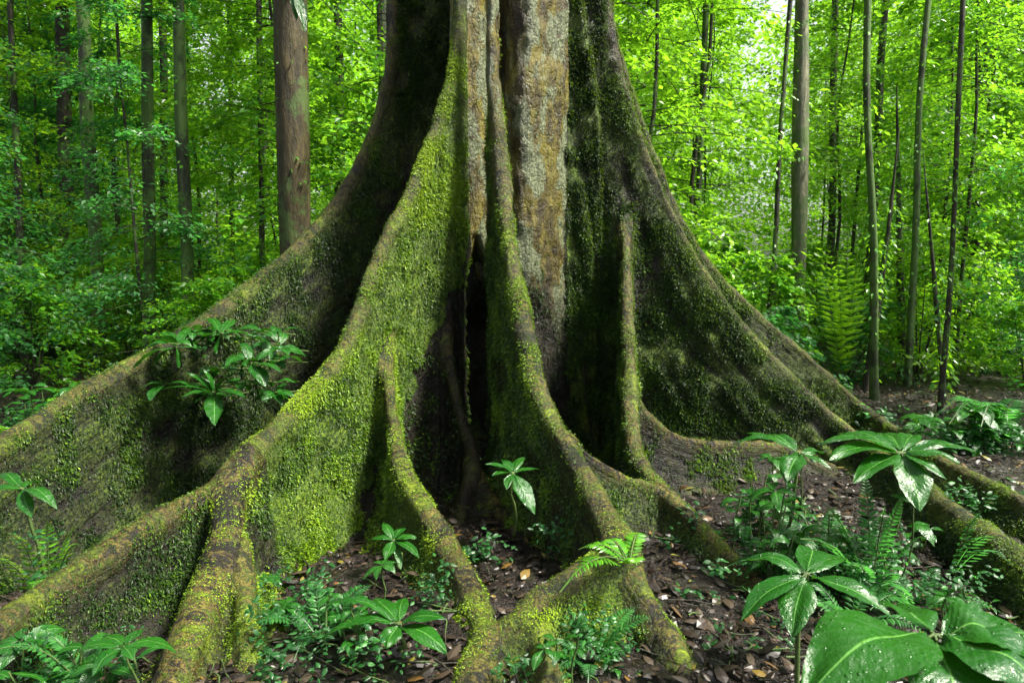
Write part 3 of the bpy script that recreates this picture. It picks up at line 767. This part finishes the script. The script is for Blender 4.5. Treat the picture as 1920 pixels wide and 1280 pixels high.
# ------------------------------------------------------------------ small green ground cover (uncountable)
PATCH = [(590, 1080, 90, 120, 2.35, 420), (520, 1180, 60, 90, 2.05, 260), (640, 1240, 160, 60, 1.9, 420), (1110, 1180, 70, 40, 2.1, 300), (1130, 1220, 70, 40, 2.02, 200),
         (970, 1250, 40, 20, 1.9, 80), (930, 1040, 60, 35, 2.7, 160), (820, 1080, 40, 90, 2.35, 200), (1450, 930, 80, 60, 2.75, 420), (1560, 1000, 120, 80, 2.5, 500), (1700, 1030, 130, 80, 2.4, 500),
         (1800, 1090, 80, 30, 2.25, 120), (1290, 1010, 60, 50, 2.9, 200), (1330, 1100, 90, 80, 2.45, 160), (1600, 900, 110, 40, 2.8, 800), (1450, 890, 90, 40, 3.1, 600), (1830, 810, 90, 40, 4.3, 900), (1850, 900, 100, 40, 3.2, 260), (1750, 800, 160, 40, 4.8, 400), (1450, 1200, 150, 80, 2.05, 120),
         (60, 1050, 60, 60, 2.25, 200), (150, 1230, 150, 50, 1.85, 300), (120, 720, 160, 50, 5.0, 900), (60, 780, 90, 40, 4.3, 500), (560, 1150, 80, 60, 2.15, 260), (430, 660, 110, 60, 3.55, 260), (1050, 1010, 60, 30, 2.7, 80)]
pos = []; 
for px, py, rx, ry, Y, cnt in PATCH:
    cl = max(5, cnt//16)
    for q in range(cl):
        a = rng.random()*2*pi; rr_ = math.sqrt(rng.random())
        c = P(px + rx*rr_*cos(a), py + ry*rr_*sin(a), Y)
        gz_ = float(ground_z(c[0], c[1])); c[2] = max(c[2], gz_ + .01)
        if c[2] > gz_+.18 and Y > 2.3 and not (Y == 3.55): c[2] = gz_ + .18*rng.random()
        m_ = 9; pos.append(c + rnd(m_, .018*(Y/2.4)))
pos = np.vstack(pos); n = len(pos)
az = rng.random(n)*2*pi; d = np.stack([np.cos(az), np.sin(az), rng.normal(size=n)*.35-.1], 1)
sz = rng.uniform(.012, .036, n)*np.clip(pos[:, 1]/2.4, .9, 1.8)
leaf_obj('ground_cover', pos, d, np.array((0, -.35, 1.)) + rnd(n, .35), sz, np.clip(rng.normal(.3, .22, n), 0, 1), M['leafC'], wid=1.0)
tag(S.objects['ground_cover'], 'small bright green seedlings and creepers among the roots', 'ground cover', kind='stuff')

# ------------------------------------------------------------------ forest behind
def foliage_mesh(name, H, R0, nbr, nleaf, lsize, zlow, mat, droop=.25, seed=0):
    """a leafy crown: many thin branches carrying flat sprays of leaves; returns leaf mesh and twig arrays"""
    r = np.random.default_rng(seed); pos = []; dr = []; nr = []; sz = []; tw = []
    for b in range(nbr):
        z0 = zlow + (H-zlow)*r.random(); az = r.random()*2*pi
        L = R0*(.45+.75*r.random())*(1 - .55*((z0-zlow)/(H-zlow+1e-6))**2)
        dv = np.array((cos(az), sin(az), r.normal()*.25+.12)); 
        m = max(4, int(nleaf/nbr*(.6+.8*r.random())))
        t = .15 + .85*r.random(m)**.75
        p = np.array((0, 0, z0)) + dv*L*t[:, None]; p[:, 2] -= droop*L*t*t
        sd = np.array((-sin(az), cos(az), 0)); spread = .22*L*(1.1-t)
        q = r.normal(size=m); p += sd*(q*spread)[:, None]; p[:, 2] += r.normal(size=m)*.05*L
        pos.append(p); a2 = az + q*.6 + r.normal(size=m)*.8
        dr.append(np.stack([np.cos(a2), np.sin(a2), -.35+r.normal(size=m)*.35], 1))
        nr.append(np.array((0, 0, 1.)) + r.normal(size=(m, 3))*.42); sz.append(lsize*(.55+.8*r.random(m)))
        tt = np.linspace(0, 1, 5)[:, None]; tp = np.array((0, 0, z0)) + dv*L*tt; tp[:, 2:] -= droop*L*tt*tt; tw.append(tp)
    pos = np.vstack(pos); n = len(pos)
    a, b, t_ = leaf_arrays(pos, np.vstack(dr), np.vstack(nr), np.concatenate(sz), np.clip(r.normal(.45, .22, n), 0, 1), SV, SF, 1.15)
    return fast_mesh(name, a, b, mat, {'tint': t_}, smooth=False), tw

def multi_tube_mesh(name, lines, r0, r1, mat, sides=4):
    VV = []; FF = []; off = 0
    for p in lines:
        m = len(p); t = np.gradient(p, axis=0); t /= np.linalg.norm(t, axis=1, keepdims=True)+1e-9
        ref = np.array((.3, .9, .2)) if abs(t[:, 2]).mean() > .6 else np.array((0, 0, 1.))
        a = np.cross(t, ref); a /= np.linalg.norm(a, axis=1, keepdims=True)+1e-9; b = np.cross(t, a)
        th = np.linspace(0, 2*pi, sides, endpoint=False); r = np.linspace(r0, r1, m)[:, None, None]
        VV.append((p[:, None] + r*(np.cos(th)[None, :, None]*a[:, None]+np.sin(th)[None, :, None]*b[:, None])).reshape(-1, 3))
        for i in range(m-1):
            for j in range(sides): FF.append([off+i*sides+j, off+(i+1)*sides+j, off+(i+1)*sides+(j+1) % sides, off+i*sides+(j+1) % sides])
        off += m*sides
    return fast_mesh(name, np.vstack(VV), FF, mat)

protos = []
for k, (H, R0, nbr, nl, ls, zl, mt, kind) in enumerate([
    (7.5, 1.7, 100, 13000, .075, .4, 'leafA', 'sapling'), (8.5, 1.9, 110, 14000, .08, .8, 'leafB', 'sapling'), (6.0, 1.5, 90, 12000, .065, .3, 'leafB', 'sapling'), (7.0, 1.8, 100, 13000, .075, .3, 'leafC', 'sapling'),
    (1.5, .95, 46, 2600, .075, .1, 'leafA', 'shrub'), (1.1, .8, 40, 2200, .065, .08, 'leafC', 'shrub'), (1.9, 1.0, 50, 2800, .07, .15, 'leafB', 'shrub')]):
    me, tw = foliage_mesh('foliage', H, R0, nbr, nl, ls, zl, M[mt], seed=100+k)
    st = curve((0, 0, -.1), (rng.normal()*.1, rng.normal()*.1, H*.97), 12, 0, .12, k)
    sm = multi_tube_mesh('stem', [st] if kind == 'sapling' else [curve((0, 0, -.05), (cos(a)*.3, sin(a)*.3, H*.8), 5) for a in (0, 1.3, 2.7, 4.1, 5.2)], .035 if kind == 'sapling' else .012, .008 if kind == 'sapling' else .004, M['tdark'], 6)
    bm_ = multi_tube_mesh('twigs', tw, .008 if kind == 'sapling' else .004, .002, M['tdark'], 3)
    protos.append((me, sm, bm_, kind))

rng = np.random.default_rng(2024)
CLR = {0: 'mid green', 1: 'yellow green', 2: 'light green', 3: 'deep green', 4: 'mid green', 5: 'dark green', 6: 'light green'}
def plant_copy(k, x, y, sc, rz):
    me, sm, bm_, kind = protos[k]
    side = 'left' if x < 0 else 'right'; dist = 'close behind the roots' if y < 9 else ('in the middle distance' if y < 14 else 'far back in the forest')
    nm = 'leafy_sapling' if kind == 'sapling' else 'understory_shrub'
    o = empty(nm, (x, y, float(ground_z(x, y))-.02), rz); o.scale = (sc, sc, sc)
    what = 'sapling with many small leaves' if kind == 'sapling' else 'low leafy shrub'
    tag(o, f'{CLR[k]} {what} {side} of the tree, {dist}', 'sapling' if kind == 'sapling' else 'shrub', f'{CLR[k]} {"saplings" if kind == "sapling" else "shrubs"} {side} {dist}')
    link('foliage', me, o); link('stem', sm, o); link('twigs', bm_, o)
    return o

placed = []
def far_enough(x, y, r):
    for a, b in placed:
        if (a-x)**2+(b-y)**2 < r*r: return False
    placed.append((x, y)); return True

def angpx(x, y): return 960 + 1280*x/y*1.0
cnt = 0; tries = 0
for x_, y_, k_, s_ in [(-4.35, 5.2, 3, .6), (-5.9, 6.6, 3, .7), (4.4, 5.0, 3, .58), (5.9, 6.4, 0, .7), (-4.0, 7.4, 3, .7), (5.0, 7.6, 0, .75)]:
    plant_copy(k_, x_, y_, s_, x_); placed.append((x_, y_))
while cnt < 92 and tries < 6000:
    tries += 1
    y = 7.6 + 15*rng.random()**.85; x = (rng.random()*2-1)*(y*.82+1.2)
    px = angpx(x, y)
    if 780 < px < 1100: continue
    if (370 < px < 490 and rng.random() < .8): continue
    if (1330 < px < 1530 and y > 8.5): continue
    if not far_enough(x, y, 1.0): continue
    k = rng.choice([0, 3, 3, 0, 2] if px < 200 else [1, 2, 0, 1] if px < 560 else ([1, 2, 0, 2, 1] if px < 1650 else [0, 3, 1, 2, 0]))
    plant_copy(int(k), x, y, rng.uniform(.8, 1.15), rng.random()*6.28); cnt += 1
placed = []; cnt = 0; tries = 0
while cnt < 125 and tries < 6000:
    tries += 1
    y = 5.6 + 10*rng.random(); x = (rng.random()*2-1)*(y*.82+.8); px = angpx(x, y)
    if 620 < px < 1400 and y < 7.5: continue
    if px > 1640 and y < 6.6: continue
    if not far_enough(x, y, .62): continue
    k = rng.choice([4, 5, 6] if px < 500 else [4, 6, 5])
    plant_copy(int(k), x, y, rng.uniform(.55, 1.15)*(.75 if y < 7 else 1), rng.random()*6.28); cnt += 1

# far wood: one mass
n = 380000
y = 21 + 16*rng.random(n); x = (rng.random(n)*2-1)*(y*.9+2); z = 15*rng.random(n)
dens = fbm(x*.45, y*.45, z*.45, 41) + .25*noise(x*1.7, y*1.7, z*1.7, 44)
gap = np.exp(-(((960+1280*x/y)-1430)/70)**2)*(z > .36*y) * 1.4 + np.exp(-(((960+1280*x/y)-440)/50)**2)*(z > 3)*.35
keep = dens > -.10 + gap; x, y, z, dens = x[keep], y[keep], z[keep], dens[keep]; n = len(x)
az = rng.random(n)*2*pi
leaf_obj('distant_forest', np.stack([x, y, z], 1), np.stack([np.cos(az), np.sin(az), -.3+.3*rng.normal(size=n)], 1), np.array((0, 0, 1.)) + rnd(n, .5),
         rng.uniform(.12, .27, n), np.clip(.5+.3*dens+.2*rng.normal(size=n), 0, 1), M['leafB'], tv=SV, tf=SF, wid=1.2)
tag(S.objects['distant_forest'], 'bright mass of distant rainforest foliage behind the saplings', 'forest', kind='stuff')

# individual trunks
crown_meshes = [foliage_mesh('crown', 3.2, 2.0, 40, 1500, .13, .0, M[m_], seed=300+i)[0] for i, m_ in enumerate(('leafA', 'leafB', 'leafC'))]
# more seedlings and ferns in the leafy patches
def seedling(c, base, size, nl, label, group):
    lv = []
    a0 = rng.random()*6.28; alt = rng.random()
    t = empty('seedling', base); tag(t, label, 'seedling', group)
    tube('stem', curve(base, c, 6, 0, .02, float(c[0])*9) - base, [.004, .003], M['stem'], t, 5)
    for i in range(nl):
        a = a0 + i*(6.283/nl if alt < .45 else 2.4) + rng.normal()*.25; L = size*rng.uniform(.6, 1.15)
        drop_ = 0 if alt < .45 else i/nl*.75
        cc_ = c*(1-drop_) + base*drop_; tip = cc_ + np.array((cos(a)*L, sin(a)*L, L*rng.uniform(-.55, .1 if drop_ else 0)))
        if drop_: big_leaf(cc_ + (tip-cc_)*.1, tip, L*rng.uniform(.34, .44), t, rng.uniform(.08, .25), rng.normal()*.3, rng.uniform(.3, .45), 5, 10); continue
        big_leaf(c + (tip-c)*.08, tip, L*rng.uniform(.38, .5), t, rng.uniform(.08, .22), rng.normal()*.25, rng.uniform(.36, .5), 5, 10)
    return t

for px0, px1, py0, py1, Y, up, cnt_, size, lab, grp in [
    (270, 540, 610, 740, 3.35, None, 24, .12, 'small seedling in the leafy patch on the far left buttress', 'seedlings on the far left buttress'),
    (1410, 1760, 890, 1080, 2.6, .14, 24, .11, 'small wet seedling in the thicket below the tall whorled plant', 'seedlings in the right thicket'),
    (480, 720, 1040, 1200, 2.25, .1, 10, .09, 'small seedling at the foot of the bright mossy wall', 'seedlings under the mossy wall'),
    (1020, 1160, 1170, 1260, 2.0, .03, 7, .06, 'tiny seedling hanging below the cross root', 'seedlings below the cross root'),
    (1380, 1560, 850, 960, 3.0, .1, 12, .1, 'small seedling on the litter below the low side root', 'seedlings below the low side root'),
    (10, 260, 1170, 1270, 1.85, .1, 7, .1, 'dark seedling in the bottom left corner', 'seedlings at the bottom left'),
    (1760, 1880, 1070, 1130, 2.3, .05, 4, .08, 'small seedling beside the roots at the right edge', 'seedlings at the right edge'),
    (20, 230, 690, 790, 4.4, .2, 14, .16, 'seedling behind the ridge of the far left buttress', 'seedlings behind the far left buttress'),
    (1690, 1910, 760, 860, 4.4, .15, 22, .15, 'seedling on the open litter behind the right roots', 'seedlings behind the right roots')]:
    for q in range(cnt_):
        c = P(rng.uniform(px0, px1), rng.uniform(py0, py1), Y + rng.normal()*.08)
        if up is None: base = c + np.array((.05, .34, -.06))
        else: base = on_ground(c, rng.normal()*.03, rng.normal()*.03); c[2] = max(min(c[2], base[2]+.45), base[2] + up)
        seedling(c, base, size*rng.uniform(.8, 1.2), int(rng.integers(4, 8)), lab, grp)
for (px, py, Y, sz_, nf_, lab) in [
    (1480, 985, 2.6, .26, 7, 'low fern left of the feathery thicket, behind the six leaved plant'), (1600, 1080, 2.3, .24, 7, 'small fern in front of the feathery thicket'),
    (1730, 1020, 2.4, .26, 7, 'fern between the thicket and the right root'), (600, 1130, 2.2, .22, 7, 'fern under the bright mossy wall'), (1110, 1180, 2.05, .2, 7, 'fern hanging under the right end of the cross root'),
    (60, 1235, 1.85, .26, 7, 'fern at the very corner, bottom left'), (1560, 920, 2.75, .26, 7, 'dark fern right below the wide shiny leaves'), (880, 1010, 2.75, .12, 5, 'tiny fern on the litter beside the hollow'),
    (60, 770, 4.2, .4, 8, 'fern beyond the far left buttress at the left edge'), (180, 700, 5.2, .5, 8, 'large fern beyond the far left buttress near the thin trunks')]:
    c = on_ground(P(px, py, Y)); t = empty('fern', c); tag(t, lab, 'fern', 'ferns'); a0 = rng.random()*6
    for i in range(nf_):
        a = a0 + i*6.283/nf_ + rng.normal()*.2; L = sz_*rng.uniform(.75, 1.15)
        tip = c + np.array((cos(a)*L, sin(a)*L, L*rng.uniform(.1, .75)))
        A_, B_, T_ = frond(c + (tip-c)*.1, tip, 20, L*.22, .22*L, t, c, None)
        link('frond', fast_mesh('frond', A_, B_, M['leafC' if Y < 4 else 'leafA'], {'tint': T_}, smooth=False), t)

# twigs on the litter
lines = []
for q in range(900):
    y_ = 1.2 + 6*rng.random()**1.7; x_ = (rng.random()*2-1)*(y_*.8+.5); a = rng.normal()*.9 - .6; L = rng.uniform(.05, .3)
    m = 5; tt = np.linspace(0, 1, m); X_ = x_ + cos(a)*L*tt + rng.normal(size=m)*.006; Y_ = y_ + sin(a)*L*tt + rng.normal(size=m)*.006
    lines.append(np.stack([X_, Y_, ground_z(X_, Y_) + .018 + .01*rng.random(m)], 1))
two = link('twig_litter', multi_tube_mesh('twig_litter', lines, .004, .002, M['tdark'], 5)); tag(two, 'thin dark twigs lying in the leaf litter', 'twigs', kind='stuff')

def bg_tree(name, top, bot, Y, wpx, mat, label, H=10.0, wob=.03, cat='tree', crown=0, group=None, kink=None):
    """top/bot: (px, py) seen in the photo; wpx: width in photo pixels"""
    a = P(bot[0], bot[1], Y); b = P(top[0], top[1], Y); r = wpx/1280*Y/2
    dv = (b-a)/(b[2]-a[2]); z0 = float(ground_z(a[0], Y)) - .08
    base = a + dv*(z0-a[2]); 
    o = empty(name, base); tag(o, label, cat, group)
    zz_ = np.r_[0, .12, .4, np.linspace(1, H, 16)]
    pts = np.array([dv*h_ for h_ in zz_]); pts[:, 0] += wob*noise(zz_*.7, Y, a[0], 61); pts[:, 1] += wob*noise(zz_*.7, Y, a[0], 62)
    rr_ = [r*1.5, r*1.2, r*1.05] + list(np.linspace(r, r*(.75 if crown is not None else .15), 16))
    p = tube('trunk', pts, rr_, M[mat], o, 14, .22, int(top[0]))
    if Y < 11:                                            # little climbers on the stem
        q = 220; ch = rng.uniform(.3, H*.7, 9); hh = ch[rng.integers(0, 9, q)] + rng.normal(size=q)*.22; a_ = rng.random(q)*6.28
        pp = dv*hh[:, None] + np.stack([np.cos(a_), np.sin(a_), 0*a_], 1)*(r + .05*rng.random(q)**2 + .012*Y*rng.random(q)**4)[:, None]
        leaf_obj('climber_leaves', pp, np.stack([np.cos(a_), np.sin(a_), -.8+0*a_], 1)+rnd(q, .3), np.array((0, 0, 1.))+rnd(q, .4), rng.uniform(.03, .07, q), np.clip(rng.normal(.45, .2, q), 0, 1), M['leafA'], o, SV, SF)
    if crown is not None and r > .05:
        c = link('crown', crown_meshes[crown], o); c.location = [float(v) for v in dv*(H-1.6)]; c.scale = (.8, .8, .8) if r < .06 else (1.2, 1.2, 1.2)
        c.rotation_euler = (0, 0, float(top[0]))
    return o

bg_tree('forest_tree', (155, 0), (192, 640), 8.2, 22, 'tgreen', 'green mossy trunk leaning slightly left, second tall trunk from the left edge', crown=0)
bg_tree('forest_tree', (278, 0), (282, 620), 7.6, 20, 'tgreen', 'straight dark green trunk midway between the left edge and the thick brown trunk', crown=2)
bg_tree('forest_tree', (337, 0), (352, 600), 7.4, 22, 'tgreen', 'slender green trunk next left of the thick brown trunk', crown=0)
bg_tree('forest_tree', (543, 0), (553, 470), 7.0, 64, 'tbrown', 'thick smooth brown trunk left of the giant tree', H=13, crown=1, wob=.01)
bg_tree('forest_tree', (719, 0), (714, 200), 10.5, 18, 'tgreen', 'grey green trunk seen just left of the giant tree', crown=1)
bg_tree('forest_tree', (110, 0), (150, 520), 12, 16, 'tpale', 'pale sunlit trunk far back at the left', crown=2)  # sunlight on this trunk is put into its pale bark colour
bg_tree('forest_tree', (118, 0), (125, 640), 10, 26, 'tdark', 'dark shaded trunk close to the left edge', crown=2)
bg_tree('forest_tree', (488, 180), (492, 520), 9.5, 11, 'tdark', 'thin dark stem left of the thick brown trunk', H=7, crown=0)
bg_tree('forest_tree', (632, 60), (634, 380), 12, 17, 'tdark', 'dark far trunk between the thick brown trunk and the giant tree', crown=1)
bg_tree('forest_tree', (306, 120), (312, 560), 11, 14, 'tdark', 'dark far stem between the two slender green trunks', crown=0)
bg_tree('forest_tree', (1324, 0), (1306, 420), 9.5, 11, 'tgreen', 'thin trunk right behind the rear right buttress', crown=1)
bg_tree('forest_tree', (1478, 60), (1436, 600), 7.5, 9, 'tdark', 'thin dark stem leaning beside the pale straight trunk', H=6.5, crown=1, wob=.08)
bg_tree('forest_tree', (1504, 0), (1492, 640), 7.6, 27, 'tpale', 'pale grey straight trunk right of the giant tree', crown=0)
bg_tree('forest_tree', (1631, 0), (1640, 760), 6.2, 14, 'tgreen', 'slim trunk with mossy foot standing behind the tall whorled plant', H=8, crown=1, wob=.05)
bg_tree('forest_tree', (1690, 250), (1646, 560), 6.6, 11, 'tdark', 'dark leaning stem crossing the slim mossy footed trunk', H=2.6, crown=None, wob=.03)
bg_tree('forest_tree', (1740, 0), (1702, 640), 6.8, 11, 'tgreen', 'thin green stem leaning right above the fern', H=8, crown=2)
bg_tree('forest_tree', (1797, 150), (1762, 820), 5.4, 9, 'tdark', 'thin dark stem nearest the right edge reaching the ground', H=5.5, crown=1, wob=.06)
bg_tree('forest_tree', (1738, 300), (1766, 640), 6.0, 8, 'tdark', 'short dark stem leaning left near the right edge', H=2.3, crown=None, wob=.03)
bg_tree('forest_tree', (1684, 300), (1692, 740), 7.6, 15, 'tdark', 'dark tapering dead stem among the right hand stems', H=3.2, crown=None)
bg_tree('forest_tree', (1660, 40), (1612, 700), 10, 14, 'tdark', 'dark far trunk at the right behind the slim stems', crown=1)
bg_tree('forest_tree', (1850, 0), (1822, 640), 11, 16, 'tdark', 'dark far trunk close to the right edge', crown=2)
bg_tree('forest_tree', (1565, 0), (1556, 600), 13, 13, 'tdark', 'far dark trunk right of the pale straight trunk', crown=1)
bg_tree('forest_tree', (20, 0), (45, 600), 9.0, 12, 'tdark', 'thin dark stem at the left edge', crown=0)
bg_tree('forest_tree', (430, 100), (436, 520), 12.5, 10, 'tdark', 'thin far stem in the bright gap at the left', crown=0)

print('moss', tot_moss, 'verts great tree', len(V), 'objects', len(S.objects))
